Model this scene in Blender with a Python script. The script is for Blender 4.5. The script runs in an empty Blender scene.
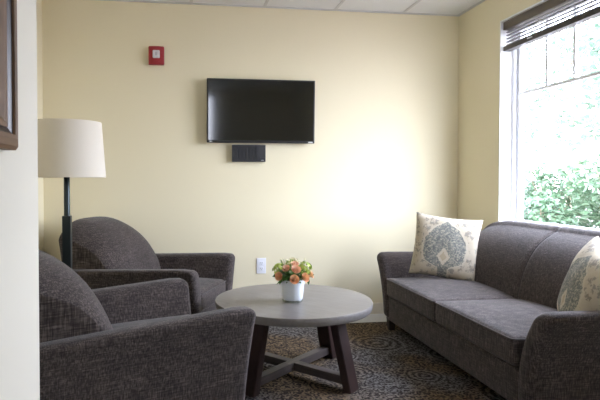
import bpy, bmesh, math, random
from mathutils import Vector, Matrix, noise
PI = math.pi
R = math.radians
random.seed(7)
S = bpy.context.scene
COL = S.collection

# ------------------------------------------------------------------ materials
def new_mat(name):
    m = bpy.data.materials.new(name)
    m.use_nodes = True
    nt = m.node_tree
    return m, nt, nt.nodes['Principled BSDF']

def N(nt, kind, **kw):
    n = nt.nodes.new(kind)
    for k, v in kw.items():
        if k in n.inputs: n.inputs[k].default_value = v
        else: setattr(n, k, v)
    return n

def ramp(nt, stops, interp='LINEAR'):
    n = nt.nodes.new('ShaderNodeValToRGB')
    cr = n.color_ramp
    cr.interpolation = interp
    while len(cr.elements) < len(stops): cr.elements.new(0.5)
    for e, (p, c) in zip(cr.elements, stops):
        e.position = p
        e.color = tuple(c) + (1,) if len(c) == 3 else c
    return n

def mixc(nt, fac, a, b, blend='MIX'):
    n = nt.nodes.new('ShaderNodeMix'); n.data_type = 'RGBA'; n.blend_type = blend
    for sock, v in ((n.inputs[0], fac), (n.inputs[6], a), (n.inputs[7], b)):
        if hasattr(v, 'links') or hasattr(v, 'is_linked'): nt.links.new(v, sock)
        elif isinstance(v, (int, float)): sock.default_value = v
        else: sock.default_value = tuple(v) + (1,)
    return n.outputs[2]

def mth(nt, op, a, b=None, c=None, clamp=False):
    n = nt.nodes.new('ShaderNodeMath'); n.operation = op; n.use_clamp = clamp
    for i, v in enumerate((a, b, c)):
        if v is None: continue
        if isinstance(v, (int, float)): n.inputs[i].default_value = v
        else: nt.links.new(v, n.inputs[i])
    return n.outputs[0]

def coords(nt, kind='Object', scale=(1,1,1), rot=(0,0,0), loc=(0,0,0)):
    t = nt.nodes.new('ShaderNodeTexCoord')
    mp = nt.nodes.new('ShaderNodeMapping')
    mp.inputs['Scale'].default_value = scale
    mp.inputs['Rotation'].default_value = rot
    mp.inputs['Location'].default_value = loc
    nt.links.new(t.outputs[kind], mp.inputs['Vector'])
    return mp.outputs[0]

def plain(name, col, rough=0.5, metal=0.0, var=0.06, vscale=6.0, bump=0.0, bscale=200.0, spec=None):
    m, nt, b = new_mat(name)
    b.inputs['Roughness'].default_value = rough
    b.inputs['Metallic'].default_value = metal
    if spec is not None: b.inputs['Specular IOR Level'].default_value = spec
    v = coords(nt)
    n = N(nt, 'ShaderNodeTexNoise', Scale=vscale, Detail=3.0)
    nt.links.new(v, n.inputs['Vector'])
    c0 = [max(0, c*(1-var)) for c in col]; c1 = [min(1, c*(1+var)) for c in col]
    nt.links.new(mixc(nt, n.outputs[0], c0, c1), b.inputs['Base Color'])
    if bump:
        n2 = N(nt, 'ShaderNodeTexNoise', Scale=bscale, Detail=2.0)
        nt.links.new(v, n2.inputs['Vector'])
        bp = N(nt, 'ShaderNodeBump', Strength=bump, Distance=0.002)
        nt.links.new(n2.outputs[0], bp.inputs['Height'])
        nt.links.new(bp.outputs[0], b.inputs['Normal'])
    return m

def tweed(name, dark, mid, light):
    """slubby woven upholstery: short horizontal and vertical slubs crossing"""
    m, nt, b = new_mat(name)
    b.inputs['Roughness'].default_value = 0.92
    b.inputs['Specular IOR Level'].default_value = 0.25
    b.inputs['Sheen Weight'].default_value = 0.12
    b.inputs['Sheen Roughness'].default_value = 0.5
    facs = []
    for sc in ((190, 190, 16), (18, 18, 230), (16, 190, 190)):
        v = coords(nt, scale=sc)
        n = N(nt, 'ShaderNodeTexNoise', Scale=1.0, Detail=2.0, Roughness=0.6)
        nt.links.new(v, n.inputs['Vector'])
        facs.append(n.outputs[0])
    a = mth(nt, 'ADD', mth(nt, 'MULTIPLY', facs[0], 0.5), mth(nt, 'MULTIPLY', facs[1], 0.25)); a = mth(nt, 'ADD', a, mth(nt, 'MULTIPLY', facs[2], 0.25))
    r = ramp(nt, [(0.38, dark), (0.5, mid), (0.64, light)])
    nt.links.new(a, r.inputs[0])
    big = N(nt, 'ShaderNodeTexNoise', Scale=9.0, Detail=3.0)
    nt.links.new(coords(nt), big.inputs['Vector'])
    r2 = ramp(nt, [(0.3, (0.86, 0.86, 0.86)), (0.7, (1.12, 1.12, 1.12))])
    nt.links.new(big.outputs[0], r2.inputs[0])
    nt.links.new(mixc(nt, 1.0, r.outputs[0], r2.outputs[0], 'MULTIPLY'), b.inputs['Base Color'])
    bp = N(nt, 'ShaderNodeBump', Strength=0.5, Distance=0.0015)
    nt.links.new(a, bp.inputs['Height']); nt.links.new(bp.outputs[0], b.inputs['Normal'])
    return m

def wood(name, c0, c1, scale=(3, 30, 30), rough=0.45):
    m, nt, b = new_mat(name)
    b.inputs['Roughness'].default_value = rough
    v = coords(nt, scale=scale)
    n = N(nt, 'ShaderNodeTexNoise', Scale=1.0, Detail=5.0, Roughness=0.65)
    nt.links.new(v, n.inputs['Vector'])
    r = ramp(nt, [(0.3, c0), (0.7, c1)]); nt.links.new(n.outputs[0], r.inputs[0])
    nt.links.new(r.outputs[0], b.inputs['Base Color'])
    bp = N(nt, 'ShaderNodeBump', Strength=0.15, Distance=0.001)
    nt.links.new(n.outputs[0], bp.inputs['Height']); nt.links.new(bp.outputs[0], b.inputs['Normal'])
    return m

M = {}
M['wall_window_lit'] = plain('window_lit_wall_paint', (0.69, 0.655, 0.565), 0.85, var=0.015, vscale=2, bump=0.08, bscale=260)  # cream wall paint with bluish window light put into its colour
M['wall'] = plain('wall_paint', (0.80, 0.73, 0.525), 0.85, spec=0.25, var=0.015, vscale=2, bump=0.08, bscale=260)
M['ceiling'] = plain('ceiling_tile', (0.74, 0.75, 0.74), 0.9, var=0.02, bump=0.5, bscale=120)
M['tbar'] = plain('ceiling_grid', (0.58, 0.58, 0.57), 0.5, var=0.01)
M['white'] = plain('white_paint', (0.86, 0.86, 0.85), 0.4, var=0.01)
M['vinyl'] = plain('white_vinyl', (0.80, 0.81, 0.84), 0.35, var=0.01)
M['carpet'] = plain('pale_carpet', (0.60, 0.60, 0.62), 0.95, var=0.12, vscale=60, bump=0.6, bscale=400)
M['base'] = plain('baseboard_paint', (0.79, 0.74, 0.60), 0.5, var=0.02)
M['tweed'] = tweed('charcoal_tweed', (0.019, 0.0145, 0.013), (0.054, 0.0425, 0.039), (0.148, 0.119, 0.110))
M['piping'] = plain('piping_fabric', (0.10, 0.088, 0.085), 0.9, var=0.15, vscale=80)
M['seam'] = plain('seam_thread', (0.02, 0.017, 0.016), 0.9)
M['dark_leg'] = wood('espresso_wood', (0.012, 0.008, 0.007), (0.035, 0.02, 0.016))
M['table_leg'] = wood('dark_walnut', (0.018, 0.010, 0.009), (0.050, 0.028, 0.024), (14, 14, 2.5), 0.35)
M['beam'] = wood('weathered_grey_wood', (0.035, 0.027, 0.024), (0.095, 0.075, 0.068), (2.5, 30, 30), 0.5)
M['shade'] = None
M['metal_dark'] = plain('dark_bronze_metal', (0.035, 0.045, 0.048), 0.32, 0.75, var=0.05)
M['black_plastic'] = plain('black_plastic', (0.012, 0.012, 0.013), 0.35, var=0.05)
M['tv_box'] = plain('charcoal_plastic', (0.022, 0.022, 0.026), 0.5, var=0.05)
M['red'] = plain('red_plastic', (0.31, 0.017, 0.024), 0.35, var=0.04)
M['lens'] = plain('strobe_lens', (0.62, 0.60, 0.62), 0.12, var=0.2, vscale=60)
M['lens_dark'] = plain('strobe_reflector', (0.45, 0.42, 0.44), 0.2, 0.0)
M['outlet'] = plain('outlet_white', (0.84, 0.85, 0.90), 0.35, var=0.01)
M['slot'] = plain('outlet_slot', (0.25, 0.25, 0.27), 0.5)
M['taupe'] = plain('taupe_blind_rail', (0.13, 0.108, 0.085), 0.45, var=0.05)
M['rail_dark'] = plain('dark_blind_rail', (0.055, 0.047, 0.045), 0.4, var=0.05)
M['logo'] = plain('silver_print', (0.7, 0.7, 0.72), 0.4)
M['gold_frame'] = wood('bronze_frame', (0.085, 0.042, 0.018), (0.22, 0.125, 0.06), (30, 2, 2), 0.6)
M['frame_dark'] = wood('dark_frame_groove', (0.02, 0.012, 0.01), (0.05, 0.03, 0.02), (30, 2, 2), 0.35)
M['frame_light'] = wood('worn_gold_frame', (0.20, 0.13, 0.07), (0.42, 0.31, 0.19), (40, 5, 5), 0.6)
M['mat_board'] = plain('mat_board', (0.66, 0.62, 0.52), 0.8, var=0.03)
M['trunk'] = plain('bark', (0.20, 0.15, 0.11), 0.9, var=0.3, vscale=8)
M['cable'] = plain('cable_black', (0.10, 0.10, 0.11), 0.6)
M['rose'] = plain('peach_petals', (0.95, 0.60, 0.36), 0.55, var=0.15, vscale=60)
M['rose2'] = plain('pale_peach_petals', (0.95, 0.62, 0.44), 0.55, var=0.15, vscale=60)
M['leaf'] = plain('leaf_green', (0.06, 0.17, 0.03), 0.5, var=0.35, vscale=25)
M['lime'] = plain('lime_blossom', (0.50, 0.62, 0.14), 0.6, var=0.35, vscale=70)
M['bud'] = plain('cream_buds', (0.80, 0.74, 0.45), 0.6, var=0.2, vscale=90)
M['stem'] = plain('stem_green', (0.12, 0.26, 0.05), 0.5)

def lampshade_mat():
    m, nt, b = new_mat('linen_shade')
    b.inputs['Roughness'].default_value = 0.9
    v = coords(nt, scale=(400, 400, 400))
    n = N(nt, 'ShaderNodeTexNoise', Scale=1.0, Detail=1.0); nt.links.new(v, n.inputs['Vector'])
    nt.links.new(mixc(nt, n.outputs[0], (0.78, 0.73, 0.63), (0.87, 0.82, 0.72)), b.inputs['Base Color'])
    tr = N(nt, 'ShaderNodeBsdfTranslucent'); tr.inputs[0].default_value = (0.8, 0.72, 0.62, 1)
    mx = N(nt, 'ShaderNodeMixShader', Fac=0.22)
    out = nt.nodes['Material Output']
    nt.links.new(b.outputs[0], mx.inputs[1]); nt.links.new(tr.outputs[0], mx.inputs[2])
    nt.links.new(mx.outputs[0], out.inputs[0])
    return m
M['shade'] = lampshade_mat()

def foliage(name, c0, c1):
    m, nt, b = new_mat(name)
    b.inputs['Roughness'].default_value = 0.55
    n = N(nt, 'ShaderNodeTexNoise', Scale=5.0, Detail=4.0); nt.links.new(coords(nt), n.inputs['Vector'])
    c = mixc(nt, n.outputs[0], c0, c1)
    nt.links.new(c, b.inputs['Base Color'])
    tr = N(nt, 'ShaderNodeBsdfTranslucent'); nt.links.new(c, tr.inputs[0])
    mx = N(nt, 'ShaderNodeMixShader', Fac=0.35)
    nt.links.new(b.outputs[0], mx.inputs[1]); nt.links.new(tr.outputs[0], mx.inputs[2])
    nt.links.new(mx.outputs[0], nt.nodes['Material Output'].inputs[0])
    return m
M['bush'] = foliage('shrub_leaves', (0.020, 0.048, 0.022), (0.085, 0.16, 0.085))
M['tree'] = foliage('tree_leaves', (0.045, 0.085, 0.057), (0.13, 0.19, 0.14))
M['ground'] = plain('pale_gravel', (0.24, 0.20, 0.19), 0.95, var=0.3, vscale=14)

def glass_mat(name, tint=(1, 1, 1), refl=0.06):
    m = bpy.data.materials.new(name); m.use_nodes = True
    nt = m.node_tree; nt.nodes.remove(nt.nodes['Principled BSDF'])
    t = N(nt, 'ShaderNodeBsdfTransparent'); t.inputs[0].default_value = tint + (1,)
    g = N(nt, 'ShaderNodeBsdfGlossy', Roughness=0.02)
    mx = N(nt, 'ShaderNodeMixShader', Fac=refl)
    nt.links.new(t.outputs[0], mx.inputs[1]); nt.links.new(g.outputs[0], mx.inputs[2])
    nt.links.new(mx.outputs[0], nt.nodes['Material Output'].inputs[0])
    return m
M['pane'] = glass_mat('window_glass', (0.97, 0.99, 0.98), 0.04)
M['clear'] = glass_mat('clear_glass', (0.86, 0.90, 0.90), 0.18)

def pot_mat():
    m, nt, b = new_mat('white_glass_pot')
    b.inputs['Base Color'].default_value = (0.74, 0.79, 0.84, 1)
    b.inputs['Roughness'].default_value = 0.12
    b.inputs['Subsurface Weight'].default_value = 0.0
    n = N(nt, 'ShaderNodeTexNoise', Scale=5.0); nt.links.new(coords(nt), n.inputs['Vector'])
    nt.links.new(mixc(nt, n.outputs[0], (0.70, 0.76, 0.82), (0.78, 0.82, 0.86)), b.inputs['Base Color'])
    return m
M['pot'] = pot_mat()

def screen_mat():
    m, nt, b = new_mat('tv_screen')
    n = N(nt, 'ShaderNodeTexNoise', Scale=3.0); nt.links.new(coords(nt), n.inputs['Vector'])
    nt.links.new(mixc(nt, n.outputs[0], (0.010, 0.010, 0.008), (0.012, 0.012, 0.010)), b.inputs['Base Color'])
    b.inputs['Roughness'].default_value = 0.08
    b.inputs['Specular IOR Level'].default_value = 0.5
    return m
M['screen'] = screen_mat()

def concrete_mat():
    m, nt, b = new_mat('grey_concrete_top')
    v = coords(nt)
    n = N(nt, 'ShaderNodeTexNoise', Scale=4.0, Detail=6.0, Roughness=0.6); nt.links.new(v, n.inputs['Vector'])
    n2 = N(nt, 'ShaderNodeTexNoise', Scale=1.0, Detail=4.0)
    nt.links.new(coords(nt, scale=(5, 60, 60), rot=(0, 0, 0.35)), n2.inputs['Vector'])
    a = mth(nt, 'ADD', mth(nt, 'MULTIPLY', n.outputs[0], 0.6), mth(nt, 'MULTIPLY', n2.outputs[0], 0.4))
    r = ramp(nt, [(0.3, (0.150, 0.138, 0.130)), (0.7, (0.245, 0.228, 0.218))]); nt.links.new(a, r.inputs[0])
    nt.links.new(r.outputs[0], b.inputs['Base Color'])
    b.inputs['Roughness'].default_value = 0.38
    return m
M['concrete'] = concrete_mat()

def rug_mat(meds):
    m, nt, b = new_mat('medallion_rug')
    b.inputs['Roughness'].default_value = 0.95
    b.inputs['Specular IOR Level'].default_value = 0.1
    v = coords(nt)
    wob = N(nt, 'ShaderNodeTexNoise', Scale=30.0, Detail=2.0); nt.links.new(v, wob.inputs['Vector'])
    best = None
    for (x, y, r) in meds:
        d = N(nt, 'ShaderNodeVectorMath', operation='DISTANCE')
        nt.links.new(v, d.inputs[0]); d.inputs[1].default_value = (x, y, 0.0)
        q = mth(nt, 'DIVIDE', d.outputs['Value'], r)
        best = q if best is None else mth(nt, 'MINIMUM', best, q)
    q = mth(nt, 'ADD', best, mth(nt, 'MULTIPLY', mth(nt, 'SUBTRACT', wob.outputs[0], 0.5), 0.22))
    ringv = mth(nt, 'SINE', mth(nt, 'MULTIPLY', q, 21.0))
    inside = mth(nt, 'LESS_THAN', q, 1.0)
    # petals and sprigs between the medallions
    vor = N(nt, 'ShaderNodeTexVoronoi', Scale=26.0); vor.feature = 'F1'; nt.links.new(v, vor.inputs['Vector'])
    sp = mth(nt, 'SINE', mth(nt, 'MULTIPLY', vor.outputs['Distance'], 14.0))
    fine = N(nt, 'ShaderNodeTexNoise', Scale=70.0, Detail=3.0, Roughness=0.7); nt.links.new(v, fine.inputs['Vector'])
    pat = mixc(nt, inside, sp, ringv)
    val = mth(nt, 'ADD', mth(nt, 'MULTIPLY', pat, 0.14), mth(nt, 'MULTIPLY', mth(nt, 'SUBTRACT', fine.outputs[0], 0.5), 1.5))
    val = mth(nt, 'ADD', val, 0.42)
    hue = N(nt, 'ShaderNodeTexNoise', Scale=2.2, Detail=1.0); nt.links.new(v, hue.inputs['Vector'])
    rh = ramp(nt, [(0.42, (0.19, 0.135, 0.08)), (0.58, (0.175, 0.165, 0.16))]); nt.links.new(hue.outputs[0], rh.inputs[0])
    f = ramp(nt, [(0.30, (0, 0, 0)), (0.62, (1, 1, 1))]); nt.links.new(val, f.inputs[0])
    nt.links.new(mixc(nt, f.outputs[0], (0.024, 0.018, 0.016), rh.outputs[0]), b.inputs['Base Color'])
    bp = N(nt, 'ShaderNodeBump', Strength=0.6, Distance=0.004)
    nt.links.new(fine.outputs[0], bp.inputs['Height']); nt.links.new(bp.outputs[0], b.inputs['Normal'])
    return m

def pillow_mat():
    """cream linen with a blue-grey ogee medallion, diamond heart and brown sprigs round it (pattern in local x,z)"""
    m, nt, b = new_mat('medallion_linen')
    b.inputs['Roughness'].default_value = 0.9
    v = coords(nt)
    sep = N(nt, 'ShaderNodeSeparateXYZ'); nt.links.new(v, sep.inputs[0])
    x, z = sep.outputs[0], sep.outputs[2]
    ax = mth(nt, 'ABSOLUTE', x)
    wob = N(nt, 'ShaderNodeTexNoise', Scale=30.0, Detail=2.0); nt.links.new(v, wob.inputs['Vector'])
    w = mth(nt, 'MULTIPLY', mth(nt, 'SUBTRACT', wob.outputs[0], 0.5), 0.02)
    w2 = N(nt, 'ShaderNodeTexNoise', Scale=70.0, Detail=2.0); nt.links.new(v, w2.inputs['Vector'])
    ww = mth(nt, 'ADD', w, mth(nt, 'MULTIPLY', mth(nt, 'SUBTRACT', w2.outputs[0], 0.5), 0.03))
    # spade-shaped medallion: pointed top, round shoulders low down, narrow foot
    t = mth(nt, 'DIVIDE', mth(nt, 'ADD', z, 0.155), 0.345, clamp=True)
    wr = ramp(nt, [(0.0, (0.22,)*3), (0.07, (0.5,)*3), (0.13, (0.85,)*3), (0.36, (1,)*3), (0.60, (0.93,)*3), (0.82, (0.60,)*3), (1.0, (0,)*3)])
    nt.links.new(t, wr.inputs[0])
    half = mth(nt, 'MULTIPLY', wr.outputs[0], 0.150)
    dist = mth(nt, 'ADD', mth(nt, 'SUBTRACT', ax, half), ww)
    cream = (0.48, 0.41, 0.30); cream2 = (0.57, 0.505, 0.39); brown = (0.22, 0.155, 0.10)
    swirl = N(nt, 'ShaderNodeTexNoise', Scale=38.0, Detail=4.0, Distortion=2.5); nt.links.new(v, swirl.inputs['Vector'])
    sr = ramp(nt, [(0.40, (0.15, 0.155, 0.145)), (0.52, (0.235, 0.24, 0.215)), (0.62, (0.46, 0.42, 0.33))]); nt.links.new(swirl.outputs[0], sr.inputs[0])
    vor = N(nt, 'ShaderNodeTexVoronoi', Scale=23.0); vor.inputs['Randomness'].default_value = 0.85
    wc = N(nt, 'ShaderNodeMix'); wc.data_type = 'VECTOR'; wc.inputs[0].default_value = 0.06
    nt.links.new(v, wc.inputs[4]); nt.links.new(w2.outputs['Color'], wc.inputs[5]); nt.links.new(wc.outputs[1], vor.inputs['Vector'])
    dr = ramp(nt, [(0.30, (1,)*3), (0.46, (0,)*3)]); nt.links.new(vor.outputs['Distance'], dr.inputs[0])
    base = mixc(nt, wob.outputs[0], cream, cream2)
    bord = mixc(nt, mth(nt, 'MULTIPLY', dr.outputs[0], 0.9), base, mixc(nt, wob.outputs[0], brown, (0.30, 0.31, 0.30)))
    edge = mth(nt, 'LESS_THAN', dist, 0.016)
    c = mixc(nt, edge, bord, cream2)
    c = mixc(nt, mth(nt, 'LESS_THAN', dist, 0.0), c, sr.outputs[0])
    dia = mth(nt, 'ADD', mth(nt, 'MULTIPLY', ax, 1.4), mth(nt, 'ABSOLUTE', mth(nt, 'ADD', z, 0.068)))
    c = mixc(nt, mth(nt, 'LESS_THAN', mth(nt, 'ADD', dia, ww), 0.066), c, cream2)
    c = mixc(nt, mth(nt, 'LESS_THAN', mth(nt, 'ADD', dia, ww), 0.034), c, (0.46, 0.38, 0.26))
    nt.links.new(c, b.inputs['Base Color'])
    bp = N(nt, 'ShaderNodeBump', Strength=0.3, Distance=0.001)
    n = N(nt, 'ShaderNodeTexNoise', Scale=350.0); nt.links.new(v, n.inputs['Vector'])
    nt.links.new(n.outputs[0], bp.inputs['Height']); nt.links.new(bp.outputs[0], b.inputs['Normal'])
    return m
M['pillow'] = pillow_mat()

def art_mat():
    m, nt, b = new_mat('botanical_print')
    v = coords(nt)
    n = N(nt, 'ShaderNodeTexNoise', Scale=22.0, Detail=5.0, Distortion=1.2); nt.links.new(v, n.inputs['Vector'])
    r = ramp(nt, [(0.35, (0.16, 0.17, 0.15)), (0.5, (0.42, 0.43, 0.36)), (0.65, (0.58, 0.56, 0.46))])
    nt.links.new(n.outputs[0], r.inputs[0]); nt.links.new(r.outputs[0], b.inputs['Base Color'])
    b.inputs['Roughness'].default_value = 0.3
    return m
M['art'] = art_mat()

def blind_mat():
    m, nt, b = new_mat('grey_pleat')
    b.inputs['Roughness'].default_value = 0.6
    n = N(nt, 'ShaderNodeTexNoise', Scale=12.0); nt.links.new(coords(nt), n.inputs['Vector'])
    c = mixc(nt, n.outputs[0], (0.26, 0.26, 0.26), (0.32, 0.32, 0.32))
    nt.links.new(c, b.inputs['Base Color'])
    tr = N(nt, 'ShaderNodeBsdfTranslucent'); tr.inputs[0].default_value = (0.35, 0.38, 0.46, 1)
    mx = N(nt, 'ShaderNodeMixShader', Fac=0.25)
    nt.links.new(b.outputs[0], mx.inputs[1]); nt.links.new(tr.outputs[0], mx.inputs[2])
    nt.links.new(mx.outputs[0], nt.nodes['Material Output'].inputs[0])
    return m
M['pleat'] = blind_mat()

# ------------------------------------------------------------------ geometry helpers
def finish(name, bm, mat, parent=None, smooth=True, label=None):
    bmesh.ops.remove_doubles(bm, verts=bm.verts, dist=1e-6)
    bmesh.ops.recalc_face_normals(bm, faces=bm.faces)
    me = bpy.data.meshes.new(name)
    bm.to_mesh(me); bm.free()
    if mat: me.materials.append(mat)
    if smooth:
        for p in me.polygons: p.use_smooth = True
    o = bpy.data.objects.new(name, me); COL.objects.link(o)
    if parent: o.parent = parent
    if label: o['label'] = label
    return o

def thing(name, label, cat, loc=(0, 0, 0), rotz=0.0, group=None, rot=None):
    o = bpy.data.objects.new(name, None); COL.objects.link(o)
    o.location = loc; o.rotation_euler = rot if rot else (0, 0, rotz)
    o.empty_display_size = 0.1
    o['label'] = label; o['category'] = cat
    if group: o['group'] = group
    return o

def tag(o, label, cat, group=None, kind=None):
    o['label'] = label; o['category'] = cat
    if group: o['group'] = group
    if kind: o['kind'] = kind
    return o

def struct(o):
    o['kind'] = 'structure'; return o

def add_box(bm, lo, hi, bevel=0.0, mat=None):
    r = bmesh.ops.create_cube(bm, size=1.0)
    vs = r['verts']
    for v in vs:
        v.co = Vector([lo[i] + (v.co[i] + 0.5) * (hi[i] - lo[i]) for i in range(3)])
    if mat is not None:
        for v in vs: v.co = mat @ v.co
    if bevel:
        es = list({e for v in vs for e in v.link_edges})
        bmesh.ops.bevel(bm, geom=es, offset=bevel, segments=2, affect='EDGES', profile=0.7)

def box(name, lo, hi, mat, parent=None, bevel=0.0):
    bm = bmesh.new(); add_box(bm, lo, hi, bevel)
    return finish(name, bm, mat, parent, smooth=False)

def axis_coords(h, r, n, k=5):
    out = [-h + r * (1 - math.cos(i * PI / 2 / k)) for i in range(k)]
    out += [-(h - r) + 2 * (h - r) * i / n for i in range(n + 1)]
    out += [-x for x in reversed(out[:k])]
    return out

def soft_box(h, r, n=(8, 8, 8), deform=None):
    """box of half sizes h with all edges rounded to radius r, dense enough to be bent"""
    bm = bmesh.new()
    ax = [axis_coords(h[i], r, n[i]) for i in range(3)]
    cache = {}
    def V(i, j, k):
        key = (i, j, k)
        if key not in cache:
            p = Vector((ax[0][i], ax[1][j], ax[2][k]))
            q = Vector([max(-(h[a] - r), min(h[a] - r, p[a])) for a in range(3)])
            d = p - q
            if d.length > 1e-9: p = q + d.normalized() * r
            if deform: p = deform(p)
            cache[key] = bm.verts.new(p)
        return cache[key]
    nx, ny, nz = [len(a) - 1 for a in ax]
    def quad(*k):
        try: bm.faces.new([V(*q) for q in k])
        except ValueError: pass
    for i in range(nx):
        for j in range(ny):
            for k in (0, nz): quad((i, j, k), (i+1, j, k), (i+1, j+1, k), (i, j+1, k))
    for i in range(nx):
        for k in range(nz):
            for j in (0, ny): quad((i, j, k), (i+1, j, k), (i+1, j, k+1), (i, j, k+1))
    for j in range(ny):
        for k in range(nz):
            for i in (0, nx): quad((i, j, k), (i, j+1, k), (i, j+1, k+1), (i, j, k+1))
    return bm

def add_tube(bm, pts, rad, seg=8, closed=False):
    pts = [Vector(p) for p in pts]
    n = len(pts); rings = []
    up = Vector((0, 0, 1)); prev = None
    for i, p in enumerate(pts):
        if closed: t = pts[(i+1) % n] - pts[i-1]
        else: t = pts[min(i+1, n-1)] - pts[max(i-1, 0)]
        t.normalize()
        if prev is None:
            a = t.cross(up)
            if a.length < 1e-4: a = t.cross(Vector((1, 0, 0)))
        else: a = prev - t * prev.dot(t)
        a.normalize(); prev = a; b = t.cross(a)
        rr = rad[i] if isinstance(rad, (list, tuple)) else rad
        rings.append([bm.verts.new(p + (a * math.cos(2*PI*s/seg) + b * math.sin(2*PI*s/seg)) * rr) for s in range(seg)])
    m = n if closed else n - 1
    for i in range(m):
        A, B = rings[i], rings[(i+1) % n]
        for s in range(seg): bm.faces.new((A[s], A[(s+1) % seg], B[(s+1) % seg], B[s]))
    if not closed:
        bm.faces.new(rings[0]); bm.faces.new(list(reversed(rings[-1])))

def add_lathe(bm, prof, seg=40, cx=0, cy=0):
    rings = []
    for (r, z) in prof:
        if r < 1e-6: rings.append([bm.verts.new((cx, cy, z))])
        else: rings.append([bm.verts.new((cx + r*math.cos(2*PI*s/seg), cy + r*math.sin(2*PI*s/seg), z)) for s in range(seg)])
    for A, B in zip(rings, rings[1:]):
        for s in range(seg):
            a = [A[s % len(A)], A[(s+1) % len(A)], B[(s+1) % len(B)], B[s % len(B)]]
            u = []
            for v in a:
                if v not in u: u.append(v)
            if len(u) > 2: bm.faces.new(u)

def lathe(name, prof, mat, parent=None, seg=40, smooth=True):
    bm = bmesh.new(); add_lathe(bm, prof, seg)
    o = finish(name, bm, mat, parent, smooth)
    if smooth:
        md = o.modifiers.new('edges', 'EDGE_SPLIT'); md.split_angle = R(50)
    return o

def taper_leg(name, x, y, z0, z1, s0, s1, mat, parent, dx=0, dy=0):
    bm = bmesh.new()
    vs = []
    for (z, s, ox, oy) in ((z0, s0, dx, dy), (z1, s1, 0, 0)):
        vs.append([bm.verts.new((x+ox+sx*s/2, y+oy+sy*s/2, z)) for sx, sy in ((-1,-1),(1,-1),(1,1),(-1,1))])
    for i in range(4): bm.faces.new((vs[0][i], vs[0][(i+1)%4], vs[1][(i+1)%4], vs[1][i]))
    bm.faces.new(vs[0]); bm.faces.new(vs[1])
    bmesh.ops.bevel(bm, geom=list(bm.edges), offset=0.003, segments=2, affect='EDGES')
    return finish(name, bm, mat, parent, smooth=False)

# ------------------------------------------------------------------ room
H = 2.622
XR, XL, YB, YS = 2.422, -1.107, 4.39, -2.6
XN, YN = -0.42, 1.61              # near wall face and the place where it ends
struct(box('floor', (XL-0.2, YS-0.2, -0.12), (XR+0.2, YB+0.2, 0.0), M['carpet']))
struct(box('ceiling', (XL-0.2, YS-0.2, H), (XR+0.2, YB+0.2, H+0.15), M['ceiling']))
struct(box('wall_back', (XL-0.2, YB, 0), (XR+0.2, YB+0.15, H), M['wall']))
struct(box('wall_left', (XL-0.2, YN, 0), (XL, YB, H), M['wall']))
struct(box('wall_near_left', (XL-0.2, YS, 0), (XN, YN, H), M['wall_window_lit'], bevel=0.006))
# right wall with its window opening
WY0, WY1, WZ0, WZ1 = 1.95, 3.775, 0.78, 2.388
bm = bmesh.new()
add_box(bm, (XR, YS, 0), (XR+0.16, WY0, H)); add_box(bm, (XR, WY1, 0), (XR+0.16, YB, H))
add_box(bm, (XR, WY0, 0), (XR+0.16, WY1, WZ0)); add_box(bm, (XR, WY0, WZ1), (XR+0.16, WY1, H))
struct(finish('wall_right', bm, M['wall'], smooth=False))
# wall behind the camera, with an unseen window added for the television's glow and fill
DX0, DX1, DZ0, DZ1 = 0.22, 0.66, 1.45, 2.52
bm = bmesh.new()
add_box(bm, (XN, YS-0.15, 0), (DX0, YS, H)); add_box(bm, (DX1, YS-0.15, 0), (XR+0.2, YS, H))
add_box(bm, (DX0, YS-0.15, 0), (DX1, YS, DZ0)); add_box(bm, (DX0, YS-0.15, DZ1), (DX1, YS, H))
struct(finish('wall_front', bm, M['wall'], smooth=False))
w2 = bpy.data.objects.new('added_window', None); COL.objects.link(w2); w2['kind'] = 'structure'  # added window, out of view, mirrored as a glow in the screen
bm = bmesh.new()
for lo, hi in (((DX0, YS-0.10, DZ0), (DX0+0.05, YS-0.04, DZ1)), ((DX1-0.05, YS-0.10, DZ0), (DX1, YS-0.04, DZ1)),
               ((DX0, YS-0.10, DZ0), (DX1, YS-0.04, DZ0+0.05)), ((DX0, YS-0.10, DZ1-0.05), (DX1, YS-0.04, DZ1))):
    add_box(bm, lo, hi)
finish('window_frame', bm, M['vinyl'], w2, False)
box('pane', (DX0+0.05, YS-0.075, DZ0+0.05), (DX1-0.05, YS-0.069, DZ1-0.05), M['pane'], w2)

# baseboards
def baseb(name, lo, hi): struct(box(name, lo, hi, M['base'], bevel=0.003))
baseb('baseboard_back', (XL, YB-0.012, 0), (XR, YB, 0.095))
baseb('baseboard_left', (XL, YN, 0), (XL+0.012, YB-0.012, 0.095))
baseb('baseboard_right', (XR-0.012, YS, 0), (XR, YB-0.012, 0.095))

# ceiling grid: 2 ft tiles, joints read off the back wall
x = 1.899 - 0.6096 * 5
k = 1
while x < XR:
    if x > XL: struct(box('trim_%d' % k, (x-0.012, YS, H-0.006), (x+0.012, YB-0.022, H), M['tbar'])); k += 1
    x += 0.6096
y = 4.39 - 0.50
while y > YS:
    struct(box('trim_%d' % k, (XL, y-0.012, H-0.0058), (XR-0.022, y+0.012, H), M['tbar'])); k += 1
    y -= 0.6096 * 2
struct(box('trim_%d' % k, (XL, YB-0.022, H-0.008), (XR, YB, H), M['tbar'])); k += 1
struct(box('trim_%d' % k, (XR-0.022, YS, H-0.008), (XR, YB-0.022, H), M['tbar']))

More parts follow.
